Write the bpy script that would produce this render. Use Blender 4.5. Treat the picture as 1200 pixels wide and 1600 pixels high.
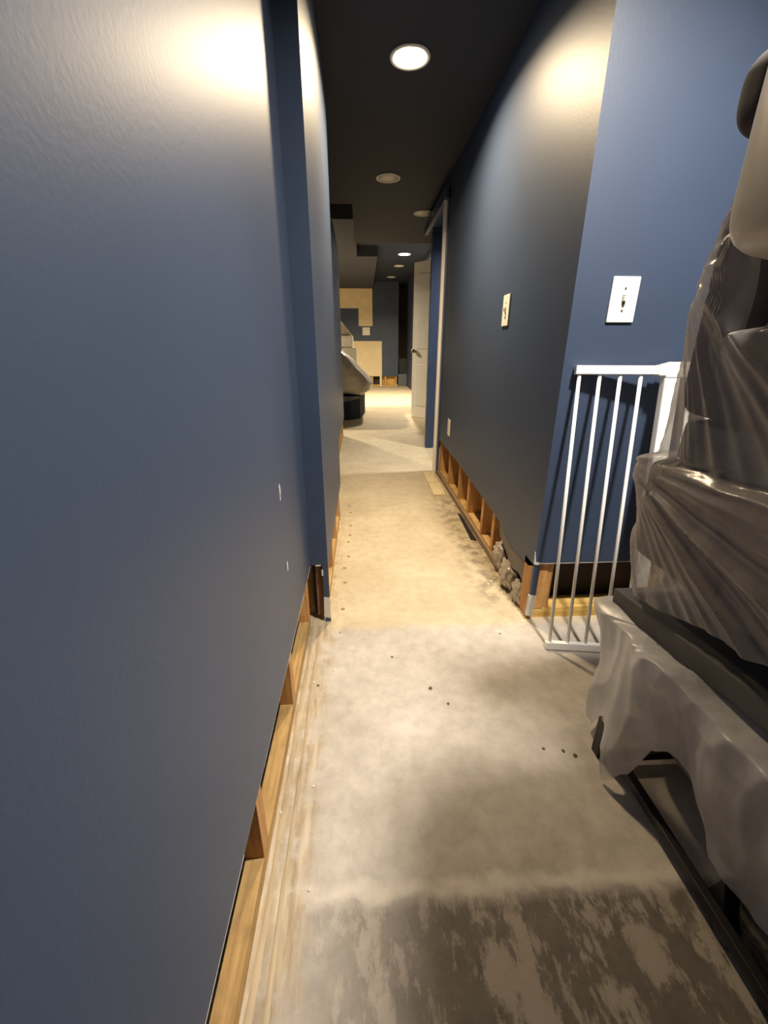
import bpy, bmesh, math, random
from mathutils import Vector, Matrix, noise
random.seed(7)
for o in list(bpy.data.objects): bpy.data.objects.remove(o)
SC = bpy.context.scene
COL = SC.collection

# ------------------------------------------------------------------ camera
CAMZ = 1.0
FPX = 658.0                                   # focal length in pixels of the 1200x1600 frame
cam_d = bpy.data.cameras.new('camera')
cam = bpy.data.objects.new('camera', cam_d); COL.objects.link(cam)
cam_d.sensor_fit = 'VERTICAL'; cam_d.sensor_height = 24.0; cam_d.sensor_width = 18.0
cam_d.lens = 24.0 * FPX / 1600.0
cam_d.clip_start = 0.02
cam.location = (0, 0, CAMZ)
cam.rotation_euler = (math.radians(90 - 21.18), 0, math.radians(-3.0))
SC.camera = cam

# ------------------------------------------------------------------ world, exposure
w = bpy.data.worlds.new('world'); SC.world = w; w.use_nodes = True
w.node_tree.nodes['Background'].inputs[0].default_value = (0.05, 0.055, 0.065, 1)
w.node_tree.nodes['Background'].inputs[1].default_value = 0.3
SC.view_settings.view_transform = 'Standard'
SC.view_settings.look = 'None'
SC.view_settings.gamma = 1.0
SC.view_settings.use_curve_mapping = False
SC.view_settings.exposure = 0.2

WARM = (1.0, 0.77, 0.49)
ROOMW = (1.0, 0.92, 0.82)
FARW = (1.0, 0.82, 0.57)
P_HALL, P_ROOM, P_FAR = 31.0, 41.0, 210.0

# ------------------------------------------------------------------ helpers
def srgb(r, g, b):
    def c(v):
        v /= 255.0
        return v / 12.92 if v <= 0.04045 else ((v + 0.055) / 1.055) ** 2.4
    return (c(r), c(g), c(b), 1.0)

def tag(o, label, cat, group=None, kind=None):
    o['label'] = label; o['category'] = cat
    if group: o['group'] = group
    if kind: o['kind'] = kind
    return o

def origin(parent):
    v = Vector((0, 0, 0))
    while parent is not None:
        v += parent.location; parent = parent.parent
    return v

def thing(name, label, cat, loc=(0, 0, 0), group=None, kind=None):
    o = bpy.data.objects.new(name, None); COL.objects.link(o)
    o.empty_display_size = 0.05; o.location = loc
    return tag(o, label, cat, group, kind)

def obj(name, bm, mat, parent=None, smooth=False, bevel=0.0, seg=2):
    """bmesh in world coordinates -> one mesh object (re-based on its parent or on its own foot)."""
    if bevel:
        bmesh.ops.bevel(bm, geom=list(bm.edges), offset=bevel, segments=seg, affect='EDGES', profile=0.7)
    bmesh.ops.recalc_face_normals(bm, faces=list(bm.faces))
    me = bpy.data.meshes.new(name); bm.to_mesh(me); bm.free()
    if smooth:
        for p in me.polygons: p.use_smooth = True
    o = bpy.data.objects.new(name, me); COL.objects.link(o)
    if mat: me.materials.append(mat)
    if parent is not None:
        o.parent = parent
        me.transform(Matrix.Translation(-origin(parent)))
    return o

def rebase(o):
    """put a top-level mesh's origin at the middle of its foot."""
    me = o.data
    xs = [v.co for v in me.vertices]
    lo = Vector([min(v[i] for v in xs) for i in range(3)]); hi = Vector([max(v[i] for v in xs) for i in range(3)])
    c = Vector(((lo.x + hi.x) / 2, (lo.y + hi.y) / 2, lo.z))
    me.transform(Matrix.Translation(-c)); o.location = c
    return o

def box(x0, x1, y0, y1, z0, z1, bm=None):
    bm = bm or bmesh.new()
    vs = [bm.verts.new((x, y, z)) for x in (x0, x1) for y in (y0, y1) for z in (z0, z1)]
    for f in ((0, 1, 3, 2), (4, 6, 7, 5), (0, 4, 5, 1), (2, 3, 7, 6), (0, 2, 6, 4), (1, 5, 7, 3)):
        bm.faces.new([vs[i] for i in f])
    return bm

def prism(pts, axis, a, b, bm=None):
    """polygon (two coords) extruded along axis between a and b."""
    bm = bm or bmesh.new()
    def mk(p, t):
        if axis == 'x': return (t, p[0], p[1])
        if axis == 'y': return (p[0], t, p[1])
        return (p[0], p[1], t)
    A = [bm.verts.new(mk(p, a)) for p in pts]; B = [bm.verts.new(mk(p, b)) for p in pts]
    bm.faces.new(A); bm.faces.new(B[::-1])
    n = len(pts)
    for i in range(n): bm.faces.new((A[i], A[(i + 1) % n], B[(i + 1) % n], B[i]))
    return bm

def tube(p0, p1, r, n=12, r1=None, bm=None):
    bm = bm or bmesh.new()
    p0 = Vector(p0); p1 = Vector(p1); d = (p1 - p0).normalized(); r1 = r if r1 is None else r1
    a = d.orthogonal().normalized(); b = d.cross(a)
    A = []; B = []
    for i in range(n):
        t = 2 * math.pi * i / n; k = a * math.cos(t) + b * math.sin(t)
        A.append(bm.verts.new(p0 + k * r)); B.append(bm.verts.new(p1 + k * r1))
    bm.faces.new(A[::-1]); bm.faces.new(B)
    for i in range(n): bm.faces.new((A[i], A[(i + 1) % n], B[(i + 1) % n], B[i]))
    return bm

def lathe(c, prof, n=32, bm=None):
    """profile [(r, z)] turned about the vertical through c."""
    bm = bm or bmesh.new(); rings = []
    for r, z in prof:
        rings.append([bm.verts.new((c[0] + r * math.cos(2 * math.pi * i / n), c[1] + r * math.sin(2 * math.pi * i / n), c[2] + z)) for i in range(n)])
    for a, b in zip(rings, rings[1:]):
        for i in range(n): bm.faces.new((a[i], a[(i + 1) % n], b[(i + 1) % n], b[i]))
    bm.faces.new(rings[0]); bm.faces.new(rings[-1][::-1])
    return bm

def beam(p0, d, u, v, L, w_, h_, bm=None):
    """box along d with cross axes u (width) and v (height), p0 = centre of its start."""
    bm = bm or bmesh.new(); p0 = Vector(p0); d = Vector(d); u = Vector(u); v = Vector(v)
    vs = [bm.verts.new(p0 + d * (L * i) + u * (w_ * (j - .5)) + v * (h_ * (k - .5))) for i in (0, 1) for j in (0, 1) for k in (0, 1)]
    for f in ((0, 1, 3, 2), (4, 6, 7, 5), (0, 4, 5, 1), (2, 3, 7, 6), (0, 2, 6, 4), (1, 5, 7, 3)):
        bm.faces.new([vs[i] for i in f])
    return bm

def pillow(c, half, e=4.0, n=26, lump=0.0, seed=0, rot=None):
    """superellipsoid cushion."""
    bm = bmesh.new(); bmesh.ops.create_cube(bm, size=2.0)
    bmesh.ops.subdivide_edges(bm, edges=list(bm.edges), cuts=n, use_grid_fill=True)
    c = Vector(c)
    for v in bm.verts:
        p = v.co
        k = (abs(p.x) ** e + abs(p.y) ** e + abs(p.z) ** e) ** (-1 / e)
        p = p * k
        q = Vector((p.x * half[0], p.y * half[1], p.z * half[2]))
        if lump:
            q *= 1 + lump * noise.noise(q * 5 + Vector((seed, 0, 0)))
        if rot is not None: q = rot @ q
        v.co = q + c
    return bm

# ------------------------------------------------------------------ materials
def mat_new(name):
    m = bpy.data.materials.new(name); m.use_nodes = True
    nt = m.node_tree; b = nt.nodes['Principled BSDF']
    return m, nt, b

def N(nt, t, **kw):
    n = nt.nodes.new(t)
    for k, v in kw.items(): setattr(n, k, v)
    return n

def ramp(nt, fac, stops):
    r = N(nt, 'ShaderNodeValToRGB')
    cr = r.color_ramp
    while len(cr.elements) < len(stops): cr.elements.new(0.5)
    for e, (p, c) in zip(cr.elements, stops): e.position = p; e.color = c
    if fac is not None: nt.links.new(fac, r.inputs[0])
    return r

def coords(nt, scale=(1, 1, 1), loc=(0, 0, 0), world=False):
    if world:
        g = N(nt, 'ShaderNodeNewGeometry'); src = g.outputs['Position']
    else:
        g = N(nt, 'ShaderNodeTexCoord'); src = g.outputs['Object']
    m = N(nt, 'ShaderNodeMapping'); m.inputs['Scale'].default_value = scale; m.inputs['Location'].default_value = loc
    nt.links.new(src, m.inputs[0])
    return m.outputs[0]

def nz(nt, vec, scale, detail=4, rough=0.55):
    n = N(nt, 'ShaderNodeTexNoise'); n.inputs['Scale'].default_value = scale
    n.inputs['Detail'].default_value = detail; n.inputs['Roughness'].default_value = rough
    nt.links.new(vec, n.inputs['Vector'])
    return n.outputs['Fac']

def mix(nt, fac, a, b, mode='MIX'):
    m = N(nt, 'ShaderNodeMix', data_type='RGBA', blend_type=mode)
    if hasattr(fac, 'links') or hasattr(fac, 'is_output'): nt.links.new(fac, m.inputs[0])
    else: m.inputs[0].default_value = fac
    for i, s in ((6, a), (7, b)):
        if isinstance(s, tuple): m.inputs[i].default_value = s
        else: nt.links.new(s, m.inputs[i])
    return m.outputs[2]

def math_n(nt, op, a, b=None, clamp=False):
    m = N(nt, 'ShaderNodeMath', operation=op); m.use_clamp = clamp
    for i, s in enumerate((a, b)):
        if s is None: continue
        if isinstance(s, (int, float)): m.inputs[i].default_value = s
        else: nt.links.new(s, m.inputs[i])
    return m.outputs[0]

def bump(nt, b, h, strength, dist):
    n = N(nt, 'ShaderNodeBump'); n.inputs['Strength'].default_value = strength; n.inputs['Distance'].default_value = dist
    nt.links.new(h, n.inputs['Height']); nt.links.new(n.outputs[0], b.inputs['Normal'])

def plain(name, col, rough=0.5, metal=0.0, spec=0.5, bscale=0, bstr=0.1, vary=0.06):
    m, nt, b = mat_new(name)
    v = coords(nt)
    n = nz(nt, v, 6, 3)
    dk = tuple(c * (1 - 2 * vary) for c in col[:3]) + (1,); lt = tuple(min(1, c * (1 + 2 * vary)) for c in col[:3]) + (1,)
    r = ramp(nt, n, [(0.3, dk), (0.7, lt)])
    nt.links.new(r.outputs[0], b.inputs['Base Color'])
    b.inputs['Roughness'].default_value = rough; b.inputs['Metallic'].default_value = metal
    b.inputs['Specular IOR Level'].default_value = spec
    if bscale: bump(nt, b, nz(nt, v, bscale, 3), bstr, 0.002)
    return m

def paint(name, col, rough, spec=0.5):
    """rolled wall paint: soft orange-peel relief, faint roller mottling."""
    m, nt, b = mat_new(name)
    v = coords(nt, world=True)
    big = nz(nt, v, 1.7, 3)
    dk = tuple(c * 0.92 for c in col[:3]) + (1,); lt = tuple(c * 1.08 for c in col[:3]) + (1,)
    r = ramp(nt, big, [(0.3, dk), (0.7, lt)])
    nt.links.new(r.outputs[0], b.inputs['Base Color'])
    b.inputs['Roughness'].default_value = rough
    b.inputs['Specular IOR Level'].default_value = spec
    bump(nt, b, nz(nt, v, 130, 2), 0.12, 0.0015)
    return m

def wood(name, c1, c2, axis='z', stain=0.3):
    m, nt, b = mat_new(name)
    sc = {'z': (1, 1, .06), 'y': (1, .06, 1), 'x': (.06, 1, 1)}[axis]
    v = coords(nt, sc, world=True)
    g = nz(nt, v, 90, 5, .6)
    oi = N(nt, 'ShaderNodeObjectInfo')
    r = ramp(nt, g, [(0.25, c1), (0.7, c2)])
    hs = N(nt, 'ShaderNodeHueSaturation')
    nt.links.new(r.outputs[0], hs.inputs['Color'])
    nt.links.new(math_n(nt, 'MULTIPLY_ADD', oi.outputs['Random'], 0.35), hs.inputs['Value'])
    hs.inputs['Value'].links[0].from_node.inputs[2].default_value = 0.82
    st = nz(nt, coords(nt, world=True), 14, 4)
    sm = ramp(nt, st, [(0.5, (0, 0, 0, 1)), (0.72, (stain, stain, stain, 1))])
    c = mix(nt, sm.outputs[0], hs.outputs[0], tuple(x * .35 for x in c1[:3]) + (1,))
    nt.links.new(c, b.inputs['Base Color'])
    b.inputs['Roughness'].default_value = 0.7
    bump(nt, b, g, 0.25, 0.002)
    return m

def fac_in(nt, sock, a, b_, soft):
    """1 where a < sock < b_, with soft edges."""
    m1 = N(nt, 'ShaderNodeMapRange'); m1.inputs[1].default_value = a - soft; m1.inputs[2].default_value = a + soft
    m2 = N(nt, 'ShaderNodeMapRange'); m2.inputs[1].default_value = b_ - soft; m2.inputs[2].default_value = b_ + soft
    m2.inputs[3].default_value = 1; m2.inputs[4].default_value = 0
    nt.links.new(sock, m1.inputs[0]); nt.links.new(sock, m2.inputs[0])
    return math_n(nt, 'MULTIPLY', m1.outputs[0], m2.outputs[0])

def make_floor_mat():
    m, nt, b = mat_new('bare_concrete')
    v = coords(nt, world=True)
    sep = N(nt, 'ShaderNodeSeparateXYZ'); nt.links.new(v, sep.inputs[0])
    X, Y = sep.outputs[0], sep.outputs[1]
    wob = math_n(nt, 'MULTIPLY', math_n(nt, 'SUBTRACT', nz(nt, v, 16, 4), 0.5), 0.10)
    Yw = math_n(nt, 'ADD', Y, wob); Xw = math_n(nt, 'ADD', X, wob)
    # mottled grey-tan concrete
    n1 = nz(nt, v, 3.2, 6, .6); n2 = nz(nt, v, 22, 5, .65)
    base = ramp(nt, n1, [(0.25, srgb(166, 156, 143)), (0.5, srgb(184, 175, 163)), (0.75, srgb(202, 194, 182))]).outputs[0]
    fine = ramp(nt, n2, [(0.35, (0.82, 0.82, 0.82, 1)), (0.65, (1.08, 1.08, 1.08, 1))]).outputs[0]
    base = mix(nt, 0.8, base, fine, 'MULTIPLY')
    # hallway beyond the old flooring edge: own tone, with warm lamplight painted in
    far = N(nt, 'ShaderNodeMapRange'); far.inputs[1].default_value = 1.33; far.inputs[2].default_value = 1.37
    nt.links.new(Yw, far.inputs[0])
    lamp_tone = ramp(nt, n1, [(0.3, srgb(186, 168, 132)), (0.7, srgb(206, 190, 155))]).outputs[0]
    lamp_tone = mix(nt, 0.6, lamp_tone, fine, 'MULTIPLY')
    c = mix(nt, math_n(nt, 'MULTIPLY', far.outputs[0], 0.75), base, lamp_tone)
    # near zone: dark stained slab with scraped pale blotches
    near = N(nt, 'ShaderNodeMapRange'); near.inputs[1].default_value = 0.50; near.inputs[2].default_value = 0.47
    nt.links.new(math_n(nt, 'ADD', Y, math_n(nt, 'MULTIPLY', wob, 0.35)), near.inputs[0])
    vs = coords(nt, (1.0, 0.5, 1), world=True)
    bl = nz(nt, vs, 8.5, 10, .70)
    bl2 = ramp(nt, bl, [(0.505, (0, 0, 0, 1)), (0.55, (.9, .9, .9, 1))]).outputs[0]
    bl3 = ramp(nt, nz(nt, coords(nt, (1, .35, 1), (3.1, 1.7, 0), world=True), 34, 8, .7), [(0.53, (0, 0, 0, 1)), (0.60, (.75, .75, .75, 1))]).outputs[0]
    bl2 = math_n(nt, 'MAXIMUM', bl2, bl3)
    dark = ramp(nt, n2, [(0.3, srgb(82, 74, 66)), (0.7, srgb(104, 95, 86))]).outputs[0]
    dk = mix(nt, bl2, dark, srgb(158, 147, 134))
    leftk = N(nt, 'ShaderNodeMapRange'); leftk.inputs[1].default_value = -0.12; leftk.inputs[2].default_value = 0.16
    nt.links.new(Xw, leftk.inputs[0])
    nearf = math_n(nt, 'MULTIPLY', near.outputs[0], leftk.outputs[0])
    nearf = math_n(nt, 'MULTIPLY', near.outputs[0], math_n(nt, 'ADD', math_n(nt, 'MULTIPLY', leftk.outputs[0], 0.6), 0.35))
    c = mix(nt, nearf, c, dk)
    # pale ridge of compound along the slab joint
    ridge = fac_in(nt, math_n(nt, 'ADD', Y, math_n(nt, 'MULTIPLY', wob, 0.6)), 0.494, 0.518, 0.008)
    rn = ramp(nt, nz(nt, v, 14, 4), [(0.32, (0.3, 0.3, 0.3, 1)), (0.55, (0.95, 0.95, 0.95, 1))]).outputs[0]
    c = mix(nt, math_n(nt, 'MULTIPLY', ridge, rn), c, srgb(206, 196, 182))
    # tan glue and dirt strip along the left sole plate
    Xg = math_n(nt, 'ADD', X, math_n(nt, 'MULTIPLY', wob, 0.5))
    strip = fac_in(nt, Xg, -0.30, -0.125, 0.018)
    strip = math_n(nt, 'MULTIPLY', strip, fac_in(nt, Y, -4.0, 2.6, 0.05))
    tan = ramp(nt, nz(nt, coords(nt, (1, .12, 1), world=True), 60, 5), [(0.3, srgb(134, 114, 86)), (0.5, srgb(170, 152, 122)), (0.7, srgb(200, 186, 160))]).outputs[0]
    pat = ramp(nt, nz(nt, v, 11, 7, .65), [(0.46, (1, 1, 1, 1)), (0.6, (.15, .15, .15, 1))]).outputs[0]
    c = mix(nt, math_n(nt, 'MULTIPLY', math_n(nt, 'MULTIPLY', strip, 0.85), pat), c, tan)
    # grime at the foot of the right hall wall
    g1 = fac_in(nt, Xw, 0.50, 0.75, 0.05); g1 = math_n(nt, 'MULTIPLY', g1, fac_in(nt, Y, 1.45, 2.9, 0.15))
    gn = ramp(nt, nz(nt, v, 18, 5), [(0.42, (0, 0, 0, 1)), (0.6, (0.7, 0.7, 0.7, 1))]).outputs[0]
    c = mix(nt, math_n(nt, 'MULTIPLY', g1, gn), c, srgb(120, 106, 88))
    # small dark specks and pale plaster flecks
    vo = N(nt, 'ShaderNodeTexVoronoi'); vo.inputs['Scale'].default_value = 13; nt.links.new(v, vo.inputs['Vector'])
    sp = ramp(nt, vo.outputs['Distance'], [(0.05, (1, 1, 1, 1)), (0.085, (0, 0, 0, 1))]).outputs[0]
    sel = ramp(nt, nz(nt, v, 5, 2), [(0.55, (0, 0, 0, 1)), (0.6, (0.8, 0.8, 0.8, 1))]).outputs[0]
    c = mix(nt, math_n(nt, 'MULTIPLY', sp, sel), c, srgb(96, 84, 68))
    nt.links.new(c, b.inputs['Base Color'])
    b.inputs['Roughness'].default_value = 0.62
    hgt = math_n(nt, 'ADD', n2, math_n(nt, 'MULTIPLY', bl2, 0.25))
    bump(nt, b, hgt, 0.35, 0.004)
    return m

def film(name, tint, opac, rough=0.22, facing=0.35):
    """thin polythene film: partly clear, partly milky, shiny."""
    m, nt, b = mat_new(name)
    out = nt.nodes['Material Output']
    v = coords(nt, world=True)
    n = nz(nt, coords(nt, (1, 1, .35), world=True), 9, 5, .6)
    b.inputs['Base Color'].default_value = tint
    b.inputs['Roughness'].default_value = rough
    b.inputs['Specular IOR Level'].default_value = 0.6
    tr = N(nt, 'ShaderNodeBsdfTranslucent'); tr.inputs[0].default_value = tint
    body = N(nt, 'ShaderNodeMixShader'); body.inputs[0].default_value = 0.42
    nt.links.new(b.outputs[0], body.inputs[1]); nt.links.new(tr.outputs[0], body.inputs[2])
    clear = N(nt, 'ShaderNodeBsdfTransparent'); clear.inputs[0].default_value = (0.93, 0.93, 0.92, 1)
    lw = N(nt, 'ShaderNodeLayerWeight'); lw.inputs[0].default_value = 0.35
    o = ramp(nt, n, [(0.3, (opac * .6,) * 3 + (1,)), (0.72, (min(1, opac * 1.45),) * 3 + (1,))]).outputs[0]
    f = math_n(nt, 'ADD', math_n(nt, 'MULTIPLY', lw.outputs['Facing'], facing), o, clamp=True)
    ms = N(nt, 'ShaderNodeMixShader'); nt.links.new(f, ms.inputs[0])
    nt.links.new(clear.outputs[0], ms.inputs[1]); nt.links.new(body.outputs[0], ms.inputs[2])
    nt.links.new(ms.outputs[0], out.inputs['Surface'])
    bump(nt, b, nz(nt, v, 26, 4), 0.25, 0.004)
    return m

def glow(name, col, s):
    m, nt, b = mat_new(name)
    b.inputs['Base Color'].default_value = (.9, .9, .88, 1)
    b.inputs['Emission Color'].default_value = col + (1,); b.inputs['Emission Strength'].default_value = s
    return m

M = {}
M['navy'] = paint('navy_satin_wall_paint', srgb(57, 70, 93), 0.48, 0.5)
M['navy_trim'] = paint('navy_trim_paint', srgb(56, 72, 104), 0.38)
M['ceil'] = paint('black_ceiling_paint', srgb(40, 46, 60), 0.7, 0.3)
M['soffit'] = paint('matte_navy_soffit', srgb(66, 68, 76), 0.85, 0.2)
M['floor'] = make_floor_mat()
M['stud'] = wood('pine_stud', srgb(176, 118, 62), srgb(222, 172, 108), 'z')
M['plate_y'] = wood('pine_plate_along_hall', srgb(158, 120, 66), srgb(208, 172, 112), 'y', .45)
M['plate_x'] = wood('pine_plate_across', srgb(168, 128, 62), srgb(220, 184, 104), 'x', .25)
M['oldwood'] = wood('dark_old_stud', srgb(92, 62, 44), srgb(140, 100, 72), 'z', .5)
M['gyp'] = plain('raw_gypsum_edge', srgb(214, 208, 198), .9, bscale=120, bstr=.4)
M['glue'] = plain('dried_floor_glue', srgb(172, 155, 127), .85, vary=.15, bscale=40, bstr=.3)
M['cream'] = plain('unpainted_drywall', srgb(226, 208, 166), .85, vary=.03)
M['white'] = plain('white_plastic', srgb(238, 232, 218), .35, vary=.02)
M['gatewhite'] = plain('white_powder_coat', srgb(240, 238, 232), .3, vary=.02)
M['doorwhite'] = plain('white_door_paint', srgb(240, 236, 228), .4, vary=.02)
M['jamb'] = plain('gloss_white_jamb', srgb(250, 246, 238), .3, vary=.01)
M['screw'] = plain('grey_screw_metal', srgb(150, 146, 138), .35, .8)
M['slot'] = plain('switch_slot_shade', srgb(120, 116, 108), .6)
M['brass'] = plain('brushed_nickel', srgb(150, 138, 118), .3, .9)
M['black'] = plain('black_powder_coat', srgb(18, 17, 19), .45)
M['blackbox'] = plain('black_plastic', srgb(22, 22, 24), .6)
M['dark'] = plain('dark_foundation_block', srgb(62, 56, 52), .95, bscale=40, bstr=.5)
M['greyfab'] = plain('grey_upholstery', srgb(92, 90, 92), .9, bscale=220, bstr=.3)
M['board'] = plain('charcoal_table_board', srgb(74, 72, 72), .6)
M['brown'] = plain('dark_brown_leather', srgb(70, 52, 44), .5, bscale=60, bstr=.2)
M['brown2'] = plain('dark_plum_fabric', srgb(78, 66, 62), .85, bscale=180, bstr=.3)
M['beige'] = plain('beige_mattress_ticking', srgb(182, 170, 150), .36, bscale=22, bstr=.25)
M['cushdark'] = plain('navy_brown_cushion', srgb(44, 36, 38), .8)
M['sofanavy'] = plain('navy_sofa_fabric', srgb(30, 40, 58), .85, bscale=150, bstr=.3)
M['greybox'] = plain('grey_painted_step', srgb(96, 98, 102), .7)
M['film_low'] = film('milky_dust_sheet', srgb(228, 226, 226), 0.66, .30, .25)
M['film_up'] = film('clear_dust_sheet', srgb(206, 199, 194), 0.44, .22, .45)
M['film_far'] = film('glossy_wrap_film', srgb(226, 220, 206), 0.34, .18, .35)
M['film_cushion'] = plain('plastic_wrapped_grey_cushion', srgb(205, 199, 188), .22, spec=.7, vary=.12, bscale=14, bstr=.4)
M['lamp_on_warm'] = glow('lit_lamp_lens_warm', (1.0, .90, .72), 30)
M['lamp_off'] = plain('unlit_lamp_lens', srgb(205, 200, 190), .4)
M['trimring'] = plain('white_lamp_trim', srgb(225, 220, 208), .4)
M['tack'] = plain('brown_tack_mark', srgb(150, 126, 92), .95)
M['grit'] = plain('pale_plaster_grit', srgb(204, 192, 172), .95)
M['gritdark'] = plain('brown_grit', srgb(92, 80, 66), .95)

CEIL = 2.11
CUT = 0.25

# ------------------------------------------------------------------ structure
S = 'structure'
fl = obj('floor', box(-4.2, 4.2, -3.2, 15, -0.12, 0), M['floor']); tag(fl, 'bare scraped concrete floor running down the hallway', 'floor', kind=S)

ce = obj('ceiling', box(-4.2, 4.2, -3.2, 4.15, CEIL, CEIL + .1), M['ceil']); tag(ce, 'black painted low ceiling over the hallway and near room', 'ceiling', kind=S)
ce2 = obj('ceiling_hall_end', box(-.03, 4.2, 4.15, 5.5, CEIL, CEIL + .1), M['ceil']); tag(ce2, 'black low ceiling strip beside the dropped soffits at the hallway end', 'ceiling', kind=S)
ce3 = obj('ceiling_far_room', box(-4.2, 4.2, 4.16, 15, 2.66, 2.76), M['ceil']); tag(ce3, 'dark higher ceiling of the far room with the small lit lamp', 'ceiling', kind=S)
upstand = obj('trim_1', box(-.045, -.03, 4.15, 5.5, CEIL, 2.66), M['ceil']); tag(upstand, 'dark upright edge where the low ceiling meets the far room', 'trim', kind=S)
upstand2 = obj('trim_2', box(-4.2, -.03, 4.15, 4.165, CEIL + .1, 2.66), M['ceil']); tag(upstand2, 'dark upright above the left hallway opening', 'trim', kind=S)
so1 = obj('soffit', box(-4.2, -.03, 6.2, 12.6, 2.5, 2.66), M['soffit']); tag(so1, 'wide boxed navy soffit on the left of the far room ceiling', 'soffit', kind=S)
so2 = obj('soffit', prism([(-.03, 8.45), (.33, 8.45), (.36, 12.6), (-.03, 12.6)], 'z', 2.5, 2.66), M['soffit']); tag(so2, 'small boxed soffit step nearest the lit far lamp', 'soffit', kind=S)

def stud(parent, x0, x1, y0, y1, z0, z1, m='stud', name='stud'):
    return obj(name, box(x0, x1, y0, y1, z0, z1), M[m], parent)

# near left wall: drywall cut off above the sole plate
wl = obj('wall_left', box(-.2125, -.2, -3.2, 1.40, CUT, CEIL), M['navy']); tag(wl, 'big satin navy wall on the left with its bottom cut away', 'wall', kind=S)
ys = [1.345 - .395 * i for i in range(12)]
for y in ys: stud(wl, -.2515, -.2135, y, y + .038, .038, CUT + .4)
stud(wl, -.2505, -.2135, -3.2, 1.385, 0, .038, 'plate_y', 'sole_plate')
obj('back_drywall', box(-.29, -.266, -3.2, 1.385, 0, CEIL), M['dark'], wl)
for (xa, wd, sd) in ((-.1985, .006, 1), (-.172, .0045, 2)):
    bm = bmesh.new(); prev = None
    for i in range(121):
        y = -.6 + 1.97 * i / 120; c = xa + .004 * noise.noise(Vector((y * 5, sd, 0))); h = .0035 + .003 * noise.noise(Vector((y * 16, sd, 5))); q = wd * (1 + .5 * noise.noise(Vector((y * 22, sd, 9))))
        row = [bm.verts.new((c - q, y, .0002)), bm.verts.new((c, y, max(.0006, h))), bm.verts.new((c + q, y, .0002))]
        if prev:
            for k in (0, 1): bm.faces.new((prev[k], prev[k + 1], row[k + 1], row[k]))
        prev = row
    obj('glue_bead', bm, M['glue'], wl, smooth=True)
# ragged white gypsum edge of the cut
bm = bmesh.new(); random.seed(3); y = -1.0
while y < 1.39:
    L = random.uniform(.03, .12); d = random.uniform(.0, .004)
    box(-.2122, -.2003, y, min(y + L, 1.395), CUT - d - .0015, CUT, bm); y += L
obj('gypsum_edge', bm, M['gyp'], wl)
for (y, z, a, b_) in ((.973, .683, .006, .016), (.970, .668, .004, .010), (.981, .474, .005, .013)):
    obj('paint_chip', prism([(y - a, z - b_ * .8), (y + a * .3, z - b_), (y + a, z), (y + a * .2, z + b_), (y - a * .8, z + b_ * .5)], 'x', -.2001, -.1988), M['gyp'], wl)

# return (end face) where the hallway wall steps out
wr = obj('wall_left_return', box(-.2, -.136, 1.40, 1.4125, CUT, CEIL), M['navy']); tag(wr, 'narrow navy return face where the left hallway wall steps out', 'wall', kind=S)
obj('corner_strip', box(-.157, -.1358, 1.3995, 1.412, .105, CUT), M['navy'], wr)
obj('corner_bead', prism([(-.160, 0.022), (-.1355, .015), (-.1355, .108), (-.1575, .112)], 'y', 1.3985, 1.4115), M['gyp'], wr)
obj('corner_foot', box(-.156, -.1355, 1.399, 1.412, 0, .02), M['navy'], wr)
stud(wr, -.185, -.158, 1.416, 1.456, .02, CUT + .1, 'oldwood')
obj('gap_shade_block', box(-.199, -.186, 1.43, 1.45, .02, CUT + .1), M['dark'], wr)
obj('plaster_chip', box(-.182, -.163, 1.3985, 1.4, CUT - .004, CUT), M['gyp'], wr)
obj('plaster_chip', box(-.1605, -.155, 1.3985, 1.4, CUT - .045, CUT - .02), M['gyp'], wr)

# hallway left wall
wl2 = obj('wall_left_hall', box(-.1485, -.136, 1.4126, 2.46, .235, CEIL), M['navy']); tag(wl2, 'shiny navy hallway wall on the left, first stretch', 'wall', kind=S)
for y in (1.46, 1.78, 2.10, 2.42): stud(wl2, -.235, -.15, y, y + .038, .038, .4)
stud(wl2, -.24, -.15, 1.46, 2.46, 0, .038, 'plate_y', 'sole_plate')
obj('back_drywall', box(-.26, -.247, 1.42, 2.46, 0.0, CEIL), M['navy'], wl2)
obj('end_cap', box(-.247, -.149, 2.462, 2.47, 0, CEIL), M['navy'], wl2)
wl3 = obj('wall_left_far', box(-.2285, -.216, 2.95, 5.22, .21, 1.99), M['navy']); tag(wl3, 'lower navy wall stretch at the far left end of the hallway', 'wall', kind=S)
for y in (2.95, 3.4, 3.85, 4.3, 4.75, 5.18): stud(wl3, -.315, -.23, y, y + .038, .038, .35)
stud(wl3, -.32, -.23, 2.95, 5.22, 0, .038, 'plate_y', 'sole_plate')
obj('back_drywall', box(-.34, -.327, 2.95, 5.22, 0, 1.99), M['navy'], wl3)
obj('cap', box(-.34, -.216, 2.95, 5.22, 1.99, 2.0), M['navy'], wl3)
obj('end_cap', box(-.327, -.2165, 5.221, 5.232, .21, 1.99), M['navy'], wl3)

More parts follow.
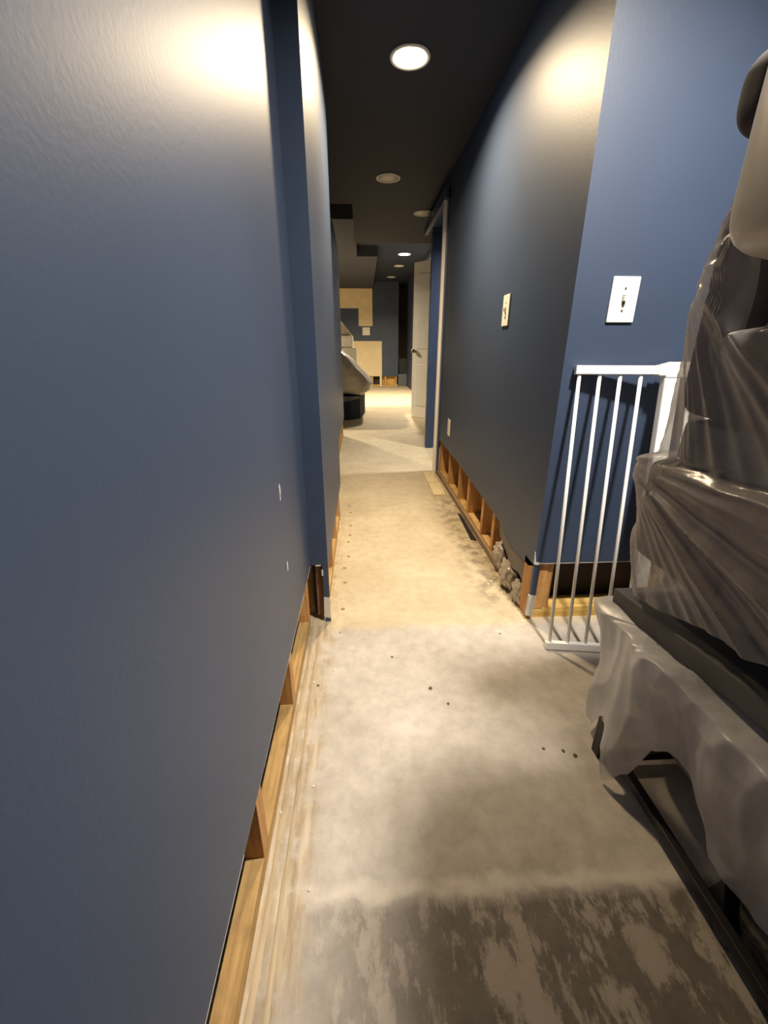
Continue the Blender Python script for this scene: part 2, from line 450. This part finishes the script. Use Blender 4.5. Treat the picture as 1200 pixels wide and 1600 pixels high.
# right hallway wall
wrr = obj('wall_right', prism([(1.37, CUT - .01), (1.42, .215), (1.62, .20), (1.80, .245), (2.6, .285), (3.50, .305), (3.50, CEIL), (1.37, CEIL)], 'x', .637, .6495), M['navy'])
tag(wrr, 'satin navy hallway wall on the right with bared studs at its foot', 'wall', kind=S)
for y in (1.905, 2.105, 2.43, 2.69, 3.03, 3.40): stud(wrr, .651, .739, y, y + .038, .04, .5)
stud(wrr, .651, .74, 1.47, 3.5, 0, .04, 'plate_y', 'sole_plate')
obj('back_drywall', box(.742, .755, 1.47, 3.5, .03, CEIL), plain('dark_back_paper', srgb(96, 74, 54), .9), wrr)
obj('toe_strip', prism([(.636, 1.75), (.6495, 1.75), (.6495, 3.5), (.632, 3.5)], 'z', 0, .034), plain('rough_plate_face', srgb(150, 126, 98), .85), wrr)
obj('torn_paper', prism([(1.40, .215), (1.62, .20), (1.80, .244), (1.78, .18), (1.68, .15), (1.60, .11), (1.52, .13), (1.44, .12)], 'x', .6395, .648), plain('torn_grey_drywall_paper', srgb(118, 110, 102), .9, bscale=50, bstr=.5), wrr)
# wall facing the camera behind the gate
w2 = obj('wall_right_return', box(.6496, 4.2, 1.37, 1.3825, CUT, CEIL), M['navy']); tag(w2, 'navy wall behind the white gate with a light switch', 'wall', kind=S)
obj('corner_strip', box(.637, .660, 1.3695, 1.382, .105, CUT), M['navy'], w2)
obj('corner_bead', prism([(.630, .022), (.657, .015), (.660, .11), (.634, .112)], 'y', 1.3675, 1.3815), M['gyp'], w2)
obj('torn_bead', prism([(.633, CUT - .002), (.650, CUT - .006), (.665, CUT + .002), (.640, CUT + .006), (.633, CUT + .05), (.6315, CUT + .05)], 'y', 1.366, 1.3695), M['gyp'], w2)
stud(w2, .664, .7, 1.384, 1.472, .04, .5); stud(w2, .702, .722, 1.388, 1.472, .04, .5)
stud(w2, .637, .651, 1.383, 1.46, .0, CUT - .01)
for x in (1.13, 1.53, 1.94, 2.35): stud(w2, x, x + .038, 1.384, 1.472, .04, .5)
stud(w2, .66, 4.2, 1.384, 1.472, 0, .042, 'plate_x', 'sole_plate')
obj('gypsum_edge', box(.6497, 4.2, 1.3702, 1.3823, CUT - .003, CUT), M['gyp'], w2)
# foundation block courses seen through the cavity
random.seed(5)
for r in range(3):
    for i in range(9):
        x = .745 + i * .4 - (.2 if r % 2 else 0)
        x0 = max(.757, x + .004); x1 = x + .396
        obj('block', box(x0, x1, 1.50 + random.uniform(0, .006), 1.6, .005 + r * .2, .197 + r * .2), M['dark'], w2)
obj('back_drywall', box(.757, 4.2, 1.6, 1.62, 0, CEIL), M['dark'], w2)

# doorway at the end of the right hallway wall
dc = obj('door_1', box(.606, .66, 3.503, 3.53, 0, 1.97), M['jamb']); tag(dc, 'bright white jamb edge of the hallway doorway on the right', 'doorway', kind=S)
obj('side_casing', box(.628, .637, 3.45, 3.502, 0, 2.03), M['navy_trim'], dc)
obj('head_casing', box(.606, .637, 3.45, 4.50, 1.971, 2.04), M['navy_trim'], dc)
obj('far_casing', box(.682, .76, 4.47, 4.5, 0, 1.97), M['navy_trim'], dc)
obj('jamb_stub', box(.661, .755, 3.503, 3.575, 0, 1.97), M['navy_trim'], dc)
wh = obj('wall_right_header', box(.6375, .755, 3.501, 4.52, 2.04, CEIL), M['navy']); tag(wh, 'navy strip of wall over the right-hand doorway', 'wall', kind=S)
w3 = obj('wall_right_far', box(.69, 2.2, 4.50, 4.6, 0, CEIL), M['navy']); tag(w3, 'navy wall edge beyond the right-hand doorway', 'wall', kind=S)
w4 = obj('wall_right_room', box(1.30, 1.4, 4.61, 12.59, 0, 2.66), M['navy']); tag(w4, 'navy right wall of the far room behind the open white door', 'wall', kind=S)
w4b = obj('wall_side_room', box(2.2, 2.3, 1.63, 4.6, 0, CEIL), M['navy']); tag(w4b, 'navy back wall of the side room beyond the right-hand doorway', 'wall', kind=S)
# far wall with unpainted boards
wf = obj('wall_far', box(-4.2, 1.06, 12.6, 12.72, .27, 2.66), M['navy']); tag(wf, 'navy end wall of the far room with cream unpainted boards', 'wall', kind=S)
wf2 = obj('wall_far_side', box(1.40, 4.2, 12.6, 12.72, 0, 2.66), M['navy']); tag(wf2, 'dark end wall right of the far opening', 'wall', kind=S)
nb = obj('wall_far_niche', box(.9, 1.9, 13.6, 13.7, 0, 2.66), plain('dark_niche_paint', srgb(58, 46, 36), .8)); tag(nb, 'dark brown back of the far opening', 'wall', kind=S)
obj('drywall_board', box(-1.6, .345, 12.588, 12.599, 2.02, 2.495), M['cream'], wf)
obj('drywall_board', box(-.03, .345, 12.588, 12.599, 1.58, 2.018), M['cream'], wf)
obj('drywall_board', box(-.6, .60, 12.586, 12.599, .27, 1.20), M['cream'], wf)
obj('drywall_edge', box(.54, .60, 12.586, 12.599, 0, .268), M['cream'], wf)
for x in (-.5, -.1, .3, .68, .98): stud(wf, x, x + .05, 12.62, 12.71, .04, .5)
stud(wf, -4.2, 1.06, 12.62, 12.71, 0, .04, 'plate_x', 'sole_plate')
obj('wood_panel', box(.62, 1.04, 12.73, 12.74, .0, .3), M['plate_x'], wf)
obj('back_drywall', box(-4.2, .61, 12.75, 12.76, 0, .5), M['dark'], wf)
# walls that close the rooms outside the picture
for nm, b_, lb in (('wall_back', (-.4, 4.2, -3.2, -3.1, 0, CEIL), 'navy wall of the near room behind the camera'),
                   ('wall_room_side', (4.1, 4.2, -3.1, 1.37, 0, CEIL), 'navy side wall of the near room out of the picture'),
                   ('wall_far_left', (-4.2, -4.1, 2.9, 12.59, 0, 2.66), 'navy left side wall of the far room out of the picture'),
                   ('wall_far_near', (-4.1, -.35, 2.85, 2.95, 0, 2.66), 'navy near wall of the far room hidden behind the hallway')):
    o = obj(nm, box(*b_), M['navy']); tag(o, lb, 'wall', kind=S)

# ------------------------------------------------------------------ ceiling lamps
def lamp(x, y, z, r, on, power, label, col=WARM, spread=155):
    t = thing('recessed_light', label, 'ceiling light', (x, y, z), 'recessed ceiling lights')
    obj('trim_ring', lathe((x, y, z), [(r * .82, -.0005), (r * .82, -.006), (r * .97, -.008), (r, -.004), (r, -.0005)], 40), M['trimring'], t, smooth=True)
    obj('lens', lathe((x, y, z), [(r * .81, -.001), (r * .81, -.004), (r * .4, -.006), (.001, -.006)], 40), M['lamp_on_warm'] if on else M['lamp_off'], t, smooth=True)
    if on:
        ld = bpy.data.lights.new('lamp_light', 'AREA'); ld.shape = 'DISK'; ld.size = r * 1.5; ld.energy = power; ld.color = col; ld.spread = math.radians(spread)
        lo = bpy.data.objects.new('lamp_light', ld); COL.objects.link(lo); lo.parent = t; lo.location = (0, 0, -.012)
    return t
lamp(.225, 2.26, CEIL, .083, True, P_HALL, 'lit warm recessed light nearest the camera in the hallway ceiling')
lamp(.215, 3.56, CEIL, .086, False, 0, 'unlit recessed light next after the bright hallway light')
lamp(.575, 4.36, CEIL, .086, False, 0, 'unlit recessed light near the top of the right-hand doorway')
lamp(.86, 9.1, 2.66, .125, True, P_FAR * .7, 'small lit recessed light of the far room ceiling', FARW)
lamp(.86, 10.3, 2.66, .11, False, 0, 'unlit far recessed light just past the lit far one')
lamp(.80, 11.8, 2.66, .11, False, 0, 'farthest unlit recessed light, close to the end wall')
lamp(.75, .66, CEIL, .083, True, P_ROOM, 'lit recessed light above the sheeted furniture, out of the picture', ROOMW, 150)
lamp(1.40, 3.66, CEIL, .083, True, 30.0, 'lit recessed light of the side room beyond the right doorway, hidden by the wall', ROOMW)
lamp(-1.7, 8.0, 2.5, .125, True, P_FAR, 'added unseen light in the soffit above the wrapped sofa, brightening the far floor', FARW)  # soffit lamp added out of view to brighten the far room floor

# ------------------------------------------------------------------ switches and outlet
def switch(c, ax, label, cat='light switch', w_=.083, h_=.124):
    """plate on a wall; ax 'y' faces -Y, 'x' faces -X."""
    c = Vector(c)
    def bx(a0, a1, d0, d1, z0, z1):
        if ax == 'y': return box(c.x + a0, c.x + a1, c.y - d1, c.y - d0, c.z + z0, c.z + z1)
        return box(c.x - d1, c.x - d0, c.y + a0, c.y + a1, c.z + z0, c.z + z1)
    t = thing('light_switch' if cat == 'light switch' else 'wall_outlet', label, cat, tuple(c))
    t_plate = obj('plate', bx(-w_ / 2, w_ / 2, 0.0005, .0065, -h_ / 2, h_ / 2), M['white'], t, bevel=.003)
    if cat == 'light switch':
        obj('slot', bx(-.006, .006, .0065, .0074, -.013, .013), M['slot'], t_plate)
        tg = bx(-.0042, .0042, .007, .019, -.004, .009)
        obj('toggle', tg, M['white'], t_plate, bevel=.0012)
        for s in (-1, 1):
            obj('screw', bx(-.003, .003, .0065, .0078, s * .03 - .003, s * .03 + .003), M['screw'], t_plate, bevel=.0008)
    else:
        for s in (-1, 1):
            obj('socket', bx(-.016, .016, .0065, .0085, s * .02 - .014, s * .02 + .014), M['white'], t_plate, bevel=.001)
            for q in (-1, 1): obj('slot', bx(q * .006 - .001, q * .006 + .001, .0085, .009, s * .02 - .004, s * .02 + .006), M['slot'], t_plate)
    return t
switch((.789, 1.37, 1.137), 'y', 'white toggle switch plate on the wall above the gate')
switch((.637, 1.985, 1.155), 'x', 'white toggle switch seen edge-on along the right hallway wall')
switch((.637, 3.06, .465), 'x', 'small white outlet low on the right hallway wall', 'wall outlet', .072, .116)
switch((.17, 12.6, 1.45), 'y', 'white plate on the far wall between cream boards', 'wall outlet', .2, .2)

# ------------------------------------------------------------------ safety gate leaning on the wall
ga = thing('safety_gate', 'white metal barred safety gate leaning against navy wall', 'gate', (.642, 1.2, 0))
gd = Vector((.99, -.137, 0)).normalized(); gv = Vector((.03, .157, .95)); GH = gv.length; gv.normalize(); gn = gd.cross(gv).normalized()
G0 = Vector((.646, 1.2, .014))
def gp(s, h): return G0 + gd * s + gv * h
obj('bottom_rail', beam(gp(-.006, 0), gd, gn, gv, .62, .022, .026), M['gatewhite'], ga, bevel=.003)
obj('top_rail', beam(gp(-.006, GH - .026), gd, gn, gv, .27, .022, .026), M['gatewhite'], ga, bevel=.003)
for i in range(4):
    obj('bar', tube(gp(.008 + .0615 * i, .012), gp(.008 + .0615 * i, GH - .038), .0058, 12), M['gatewhite'], ga, smooth=True)
obj('latch_post', beam(gp(.280, .012), gv, gd, gn, GH - .06, .045, .03), M['gatewhite'], ga, bevel=.004)
bm = bmesh.new()
for (s0, s1, hh) in ((.238, .262, .034), (.258, .345, .045)):
    beam(gp(s0, GH - .026), gd, gn, gv, s1 - s0, .034, hh, bm)
obj('latch_block', bm, M['gatewhite'], ga, bevel=.003)
for i in range(4):
    obj('bar', tube(gp(.345 + .0615 * i, .012), gp(.345 + .0615 * i, GH - .07), .0058, 10), M['gatewhite'], ga, smooth=True)
obj('door_top_rail', beam(gp(.345, GH - .055), gd, gn, gv, .24, .022, .026), M['gatewhite'], ga, bevel=.003)

# ------------------------------------------------------------------ furniture stack on the right
fr = thing('metal_frame', 'black metal base frame on the floor under the dust sheets', 'frame', (.95, .25, 0))
FY0, FY1 = -.32, .795
for x in (.622, 1.27):
    obj('rail', box(x, x + .020, FY0, FY1 - .045, .022, .044), M['black'], fr, bevel=.003)
for y in (FY0, FY1 - .06):
    obj('cross_rail', box(.642, 1.27, y, y + .022, .022, .042), M['black'], fr, bevel=.003)
for x in (.598, 1.28):
    for y in (FY0, FY1 - .03):
        obj('leg', box(x, x + .02, y, y + .03, 0, .115), M['black'], fr, bevel=.003)
for x in (.622, 1.27):
    obj('foot', prism([(.40, 0), (.475, 0), (.46, .03), (.442, .095), (.436, .095), (.415, .03)], 'x', x + .0205, x + .05), M['black'], fr)
for x in (.78, 1.22):
    obj('top_rail', box(x, x + .03, FY0, FY1, .116, .132), M['black'], fr)

def soft(name, label, cat, c, half, mat, e=6, rot=None, lump=.02, seed=0, n=22):
    o = rebase(obj(name, pillow(c, half, e, n, lump, seed, rot), M[mat], smooth=True))
    return tag(o, label, cat)
soft('ottoman', 'grey ottoman at the bottom of the sheeted stack', 'ottoman', (.985, .28, .245), (.315, .58, .112), 'greyfab', 9)
tilt = Matrix.Rotation(math.radians(-6), 3, 'X')
bm = beam((.648, .37, .452), (1, 0, 0), tilt @ Vector((0, 1, 0)), tilt @ Vector((0, 0, 1)), .68, 1.10, .05)
tag(rebase(obj('table_top', bm, M['board'], bevel=.006)), 'charcoal board sloping between the lower and upper dust sheets', 'table top')
soft('armchair_seat', 'dark brown armchair seat in the middle of the sheeted stack', 'seat', (1.0, .405, .650), (.345, .525, .118), 'brown', 18)
soft('seat_cushion', 'thin grey cushion on the brown seat under clear plastic', 'cushion', (1.0, .42, .818), (.33, .465, .046), 'greyfab', 14)
sf = thing('sofa_back', 'dark brown sofa back standing under the clear sheet', 'sofa back', (.99, .5, .865))
obj('lower_pad', pillow((.99, .36, .98), (.322, .355, .112), 12, 20, .015, 1), M['brown2'], sf, smooth=True)
obj('back_pad', pillow((.99, .80, 1.075), (.330, .078, .208), 12, 18, .015, 4), M['brown2'], sf, smooth=True)
soft('mattress', 'beige plastic-wrapped mattress bulging at the top of the stack', 'mattress', (.895, .308, 1.277), (.40, .41, .17), 'beige', 8, None, .012, 3)
soft('throw_pillow', 'dark pillow corner poking out behind the beige mattress', 'pillow', (.675, .785, 1.365), (.085, .05, .06), 'cushdark', 3, None, .05, 5)

def interp(pts, t):
    if t <= pts[0][0]: return pts[0][1]
    for (a, va), (b_, vb) in zip(pts, pts[1:]):
        if t <= b_:
            k = (t - a) / (b_ - a); k = k * k * (3 - 2 * k)
            return va + (vb - va) * k
    return pts[-1][1]

def ridge(x): return (1 - abs(2 * (x - math.floor(x)) - 1))

def sheet(name, label, mat, z0f, z1, xl, yc, folds, nu=260, nv=130, y0=-.33, x1=1.36, rad=.05, seed=0.0, inset=None, zwave=0.0):
    """draped film: follows the left face, turns the far corner, runs along the back."""
    me_v = []; faces = []
    for j in range(nv + 1):
        tv = j / nv
        for i in range(nu + 1):
            tu = i / nu
            # arc-length style split: left face 0..0.68, corner .68...76, back .76..1
            zz0 = None
            def plan(z):
                X = xl(z); Yc = yc(z)
                if tu < .70:
                    k = tu / .70; y = y0 + (Yc - rad - y0) * k
                    return Vector((X, y, 0)), Vector((-1, 0, 0)), y
                if tu < .78:
                    a = (tu - .70) / .08 * math.pi / 2
                    c = Vector((X + rad, Yc - rad, 0)); d = Vector((-math.cos(a), math.sin(a), 0))
                    return c + d * rad, d, Yc - rad + rad * math.sin(a)
                k = (tu - .78) / .22
                return Vector((X + rad + (x1 - X - rad) * k, Yc, 0)), Vector((0, 1, 0)), Yc
            p, nrm, y = plan(1.3 if callable(z1) else z1)
            s = tu * 2.0
            zb = z0f(y if tu < .74 else .95 + (tu - .74) * .2)
            ztop = (z1(y, tu) if callable(z1) else z1) + zwave * noise.noise(Vector((s * 4, seed, 1.3)))
            z = zb + (ztop - zb) * tv
            p, nrm, y = plan(z)
            d = folds(y, z, s)
            p = p + nrm * d
            z += .006 * noise.noise(Vector((s * 9, z * 9, seed + 4)))
            if inset is not None:
                q = inset(tv)
                p = p + (Vector((1.0, .25, 0)) - p) * q
            me_v.append((p.x, p.y, max(.002, z)))
    W = nu + 1
    for j in range(nv):
        for i in range(nu): faces.append((j * W + i, j * W + i + 1, (j + 1) * W + i + 1, (j + 1) * W + i))
    me = bpy.data.meshes.new(name); me.from_pydata(me_v, [], faces); me.update()
    for p in me.polygons: p.use_smooth = True
    o = bpy.data.objects.new(name, me); COL.objects.link(o); me.materials.append(M[mat])
    rebase(o); return tag(o, label, 'plastic sheet')

# lower sheet
HEM = [(-.35, .05), (.2, .06), (.35, .085), (.50, .10), (.545, .16), (.58, .19), (.66, .185), (.69, .16), (.715, .05), (.74, .006), (.765, .08), (.80, .125), (.84, .10), (.87, .05), (.92, .04), (1.0, .03)]
def hem(y): return interp(HEM, y) + .006 * noise.noise(Vector((y * 30, 0, 0)))
def fold_low(y, z, s):
    k = max(0, min(1, (.42 - z) / .4))
    a = noise.noise(Vector((s * 3.2, z * 2.2, 7)))
    f = (.5 - .5 * math.cos(2 * math.pi * (s * 2.7 + a * 1.3 + z * 1.1))) ** 1.3
    f2 = ridge(s * 13 + noise.noise(Vector((s * 5, z * 5, 2))) * .8 + z * 3) ** 2
    d = .005 + .016 * f * (.4 + k) + .004 * f2 + .016 * noise.noise(Vector((s * 6, z * 7, 9)))
    d -= .040 * max(0, min(1, (.70 - y) / .04)) * max(0, min(1, (.34 - z) / .2))
    d += .035 * math.exp(-((y - .73) / .05) ** 2) * k          # lobe touching the floor
    return d
sheet('plastic_sheet', 'milky plastic sheet hanging low over the black frame', 'film_low', hem, .405,
      lambda z: interp([(0, .632), (.12, .628), (.3, .622), (.38, .612), (.41, .618)], z),
      lambda z: interp([(0, .90), (.2, .905), (.36, .935), (.41, .945)], z), fold_low, seed=1, zwave=.02,
      inset=lambda tv: .0 if tv < .9 else .35 * ((tv - .9) / .1) ** 1.5)

# upper sheet
def hem2(y): return .43 + .10 * max(0, min(1, (.88 - y) / .45)) + .01 * noise.noise(Vector((y * 8, 3, 0)))
def fold_up(y, z, s):
    """straight tension folds fanning from the two points the film hangs on."""
    lump = .008 * noise.noise(Vector((s * 4, z * 4, 21)))
    if y > .93 and s > 1.5: y2 = y + (s - 1.5) * .5
    else: y2 = y
    def fan(ay, az, k, sd):
        dy, dz = ay - y2, az - z
        r = math.hypot(dy, dz); an = math.atan2(dz, dy + .02)
        w1 = noise.noise(Vector((an * 2.5, r * 1.2, sd))) * .5
        g = ridge(an * k + w1) ** 2.2 + .45 * ridge(an * k * 2.3 + w1 * 2 + .3) ** 2.5 + .2 * ridge(an * k * 5.1 + w1) ** 2
        return g * min(1, r / .10) * (.5 + .5 * min(1, r / .3))
    up = fan(.885, 1.15, 2.1, 3.0); lo = fan(.955, .75, 2.6, 9.0)
    t = max(0, min(1, (z - .755) / .05))
    return .002 + lump + .020 * (lo * (1 - t) + up * t)
XU = [(.42, .655), (.5, .650), (.6, .645), (.74, .636), (.762, .640), (.785, .662), (.85, .662), (1.0, .655), (1.13, .640), (1.24, .648), (1.34, .68)]
YU = [(.42, .875), (.5, .88), (.6, .90), (.74, .955), (.762, .955), (.785, .908), (.85, .90), (1.0, .895), (1.13, .89), (1.24, .86), (1.34, .80)]
sheet('plastic_sheet', 'clear wrinkled plastic sheet draped over the brown upholstery', 'film_up', hem2, lambda y, tu: 1.085 + .235 * max(0, min(1, (y - .71) / .05)),
      lambda z: interp(XU, z), lambda z: interp(YU, z), fold_up, nv=190, seed=2, zwave=.03,
      inset=lambda tv: .0 if tv < .93 else .55 * ((tv - .93) / .07) ** 1.5)

# ------------------------------------------------------------------ loose things and the dark gap strip on the floor by the right wall
for i, (y0, y1) in enumerate(((3.20, 3.50), (2.89, 3.185))):
    o = obj('flooring_scrap', prism([(.515, y0), (.60, y0), (.612, y1), (.52, y1)], 'z', .0005, .007), M['cream'])
    rebase(o); tag(o, ('pale nailed floor scrap nearest the white doorway jamb', 'pale nailed floor scrap on the camera side of its pair')[i], 'floor scrap', 'pale floor scraps')
    random.seed(i + 11)
    for k in range(5):
        x = random.uniform(.57, .60); y = y0 + (y1 - y0) * (k + .5) / 5
        obj('nail', lathe((x, y, .007), [(.004, 0), (.004, .0015), (.001, .002)], 8), M['gritdark'], o)
o = obj('gap_strip', prism([(.598, 2.12), (.628, 2.10), (.628, 2.50), (.612, 2.52)], 'z', .0005, .006), M['blackbox']); rebase(o)  # flat black piece painting the dark of the gap at the plate
tag(o, 'flat black strip standing in for the dark gap along the right sole plate', 'strip')

def clump(name, label, cat, c, half, mat, seed, n=16, amp=.4):
    bm = bmesh.new(); bmesh.ops.create_icosphere(bm, subdivisions=4, radius=1.0)
    for v in bm.verts:
        p = v.co.copy(); q = p * 2.2 + Vector((seed * 3.1, 0, 0))
        k = 1 + amp * (abs(noise.noise(q)) * 1.4 - .35) + amp * .35 * noise.noise(q * 3)
        v.co = Vector((c[0] + p.x * half[0] * k, c[1] + p.y * half[1] * k, max(c[2] - half[2] * .8, c[2] + p.z * half[2] * k)))
    o = rebase(obj(name, bm, M[mat], smooth=True)); return tag(o, label, cat)
M['crumple'] = plain('crumpled_dusty_film', srgb(176, 164, 146), .25, spec=.7, vary=.2)
clump('crumpled_plastic', 'crumpled plastic scrap by the second bared stud', 'plastic scrap', (.655, 1.775, .075), (.032, .06, .07), 'crumple', 1)
clump('crumpled_plastic', 'crumpled plastic scrap in the middle of its row by the right wall', 'plastic scrap', (.648, 1.63, .055), (.04, .07, .065), 'crumple', 2)
clump('crumpled_plastic', 'crumpled plastic scrap nearest the right wall corner', 'plastic scrap', (.65, 1.50, .045), (.028, .05, .055), 'crumple', 3)

random.seed(21)
def debris(n, fn, smin, smax, mat, label, grp):
    for i in range(n):
        x, y = fn(i); s = random.uniform(smin, smax)
        bm = bmesh.new(); bmesh.ops.create_icosphere(bm, subdivisions=1, radius=1)
        for v in bm.verts:
            k = 1 + random.uniform(-.3, .3)
            v.co = Vector((x + v.co.x * s * k, y + v.co.y * s * k, max(0.0003, s * .2 + v.co.z * s * .35)))
        o = rebase(obj('plaster_crumb', bm, M[mat])); tag(o, label, 'debris', grp)
debris(14, lambda i: (random.uniform(-.205, -.10), random.uniform(.5, 2.3)), .002, .006, 'grit', 'pale plaster crumb on the floor along the left wall', 'plaster crumbs by the left wall')
debris(16, lambda i: (random.uniform(.56, .64), random.uniform(1.34, 2.2)), .004, .010, 'grit', 'pale plaster crumb on the floor at the foot of the right wall', 'plaster crumbs by the right wall')
debris(7, lambda i: [(.20, 1.03), (.245, .965), (.52, .79), (.545, .775), (.47, .80), (-.155, 1.06), (.09, 1.18)][i], .004, .008, 'gritdark', 'small brown crumb out on the bare concrete floor', 'brown crumbs on the floor')
for i in range(9):
    y = 1.5 + i * .15 + random.uniform(-.05, .05)
    o = rebase(obj('anchor_mark', lathe((-.088 + random.uniform(-.01, .01), y, .0003), [(.009, 0), (.008, .0015), (.002, .002)], 9), M['tack'])); tag(o, 'small dark tack mark in the row beside the left hallway wall', 'tack mark', 'tack marks along the left hallway wall')

# ------------------------------------------------------------------ far room
dr = thing('panel_door', 'open white panel door with a round knob in the far room', 'door', (1.26, 6.18, 0))
A = Vector((1.262, 6.17, 0)); B = Vector((.797, 6.77, 0)); dd = (B - A).normalized(); dn = Vector((-dd.y, dd.x, 0)); dn = dn if dn.y < 0 else -dn
UP = Vector((0, 0, 1))
slab = obj('slab', beam(A + UP * 1.07, dd, dn, UP, (B - A).length, .035, 2.12), M['doorwhite'], dr, bevel=.003)
for (h0, h1) in ((.18, .78), (1.0, 1.62), (1.74, 1.98)):
    for (s0, s1) in ((.10, .35), (.42, .67)):
        bm = beam(A + dd * s0 + dn * .018 + UP * ((h0 + h1) / 2), dd, dn, UP, s1 - s0, .012, h1 - h0)
        obj('panel', bm, M['doorwhite'], slab, bevel=.005)
kb = A + dd * .71 + UP * .97
for s in (1, -1):
    obj('knob_neck', tube(kb + dn * (.018 * s), kb + dn * (.036 * s), .012, 12), M['brass'], dr, smooth=True)
    obj('knob', pillow(kb + dn * (.05 * s), (.03, .03, .03), 2.2, 8), M['brass'], dr, smooth=True)
for h in (.25, 1.1, 1.9): obj('hinge', tube(A + UP * h - dd * .004, A + UP * (h + .09) - dd * .004, .008, 10), M['brass'], dr)

sb = thing('wrapped_sofa', 'dark navy sofa base wrapped in glossy plastic at the far left', 'sofa', (-.7, 6.9, 0))
obj('base', prism([(-1.6, 6.45), (-.16, 6.45), (-.02, 6.58), (.06, 7.15), (.06, 7.5), (-1.6, 7.5)], 'z', .01, .33), M['sofanavy'], sb, bevel=.015)
bm = bmesh.new()
prof = [(-1.55, .34), (.02, .34), (.13, .40), (.17, .50), (.13, .58), (-.05, .74), (-.22, .90), (-.36, 1.0), (-.5, 1.02), (-1.55, 1.02)]
rings = []
NY = 26
for j in range(NY + 1):
    y = 6.5 + .95 * j / NY; e = 1 - abs(2 * j / NY - 1) ** 8
    ring = []
    for i in range(len(prof) - 1):
        for k in range(6):
            t = k / 6
            x = prof[i][0] + (prof[i + 1][0] - prof[i][0]) * t; z = prof[i][1] + (prof[i + 1][1] - prof[i][1]) * t
            x = -.5 + (x + .5) * (.86 + .14 * e); z = .6 + (z - .6) * (.75 + .25 * e)
            q = .018 * ridge(y * 5 + z * 3 + noise.noise(Vector((x * 3, y * 3, z * 3)))) + .02 * noise.noise(Vector((x * 4, y * 4, z * 4)))
            ring.append(bm.verts.new((x + q, y - q * .5, max(.335, z + q))))
    rings.append(ring)
n = len(rings[0])
for a_, b_ in zip(rings, rings[1:]):
    for i in range(n): bm.faces.new((a_[i], a_[(i + 1) % n], b_[(i + 1) % n], b_[i]))
bm.faces.new(rings[0]); bm.faces.new(rings[-1])
obj('wrapped_cushion', bm, M['film_cushion'], sb, smooth=True)
bm = bmesh.new()
G = 14
vv = [[bm.verts.new((-.62 + .6 * i / G + .02 * noise.noise(Vector((i, j, 3.3)) * .4), 6.44 - .012 * math.sin(i * 1.3), .345 - (.03 + .13 * (1 - i / G)) * j / G)) for i in range(G + 1)] for j in range(G + 1)]
for j in range(G):
    for i in range(G): bm.faces.new((vv[j][i], vv[j][i + 1], vv[j + 1][i + 1], vv[j + 1][i]))
obj('wrap_flap', bm, M['film_far'], sb, smooth=True)
o = rebase(obj('storage_box', box(-1.1, -.06, 7.55, 8.0, 0, 1.02), M['white'], bevel=.03)); tag(o, 'tall pale box behind the wrapped far sofa', 'box')
o = rebase(obj('storage_box', box(-1.0, -.12, 7.58, 7.97, 1.021, 1.21), M['white'], bevel=.03)); tag(o, 'white box on top of the tall pale box behind the far sofa', 'box')
bm = prism([(-.95, 1.212), (-.14, 1.212), (-.2, 1.3), (-.34, 1.45), (-.5, 1.5), (-.9, 1.45)], 'y', 7.62, 7.93)
o = rebase(obj('wrapped_bag', bm, M['beige'], bevel=.02)); tag(o, 'pale plastic bag heaped on top of the far boxes', 'bag')

o = rebase(obj('grey_step', box(1.07, 1.398, 12.58, 12.95, 0, .33), M['greybox'], bevel=.01)); tag(o, 'grey step box in the dark far opening', 'step')
o = rebase(obj('storage_bin', prism([(1.10, .331), (1.37, .331), (1.39, .74), (1.08, .74)], 'y', 12.62, 12.9), M['blackbox'], bevel=.01)); tag(o, 'black bin standing on the grey step', 'bin')
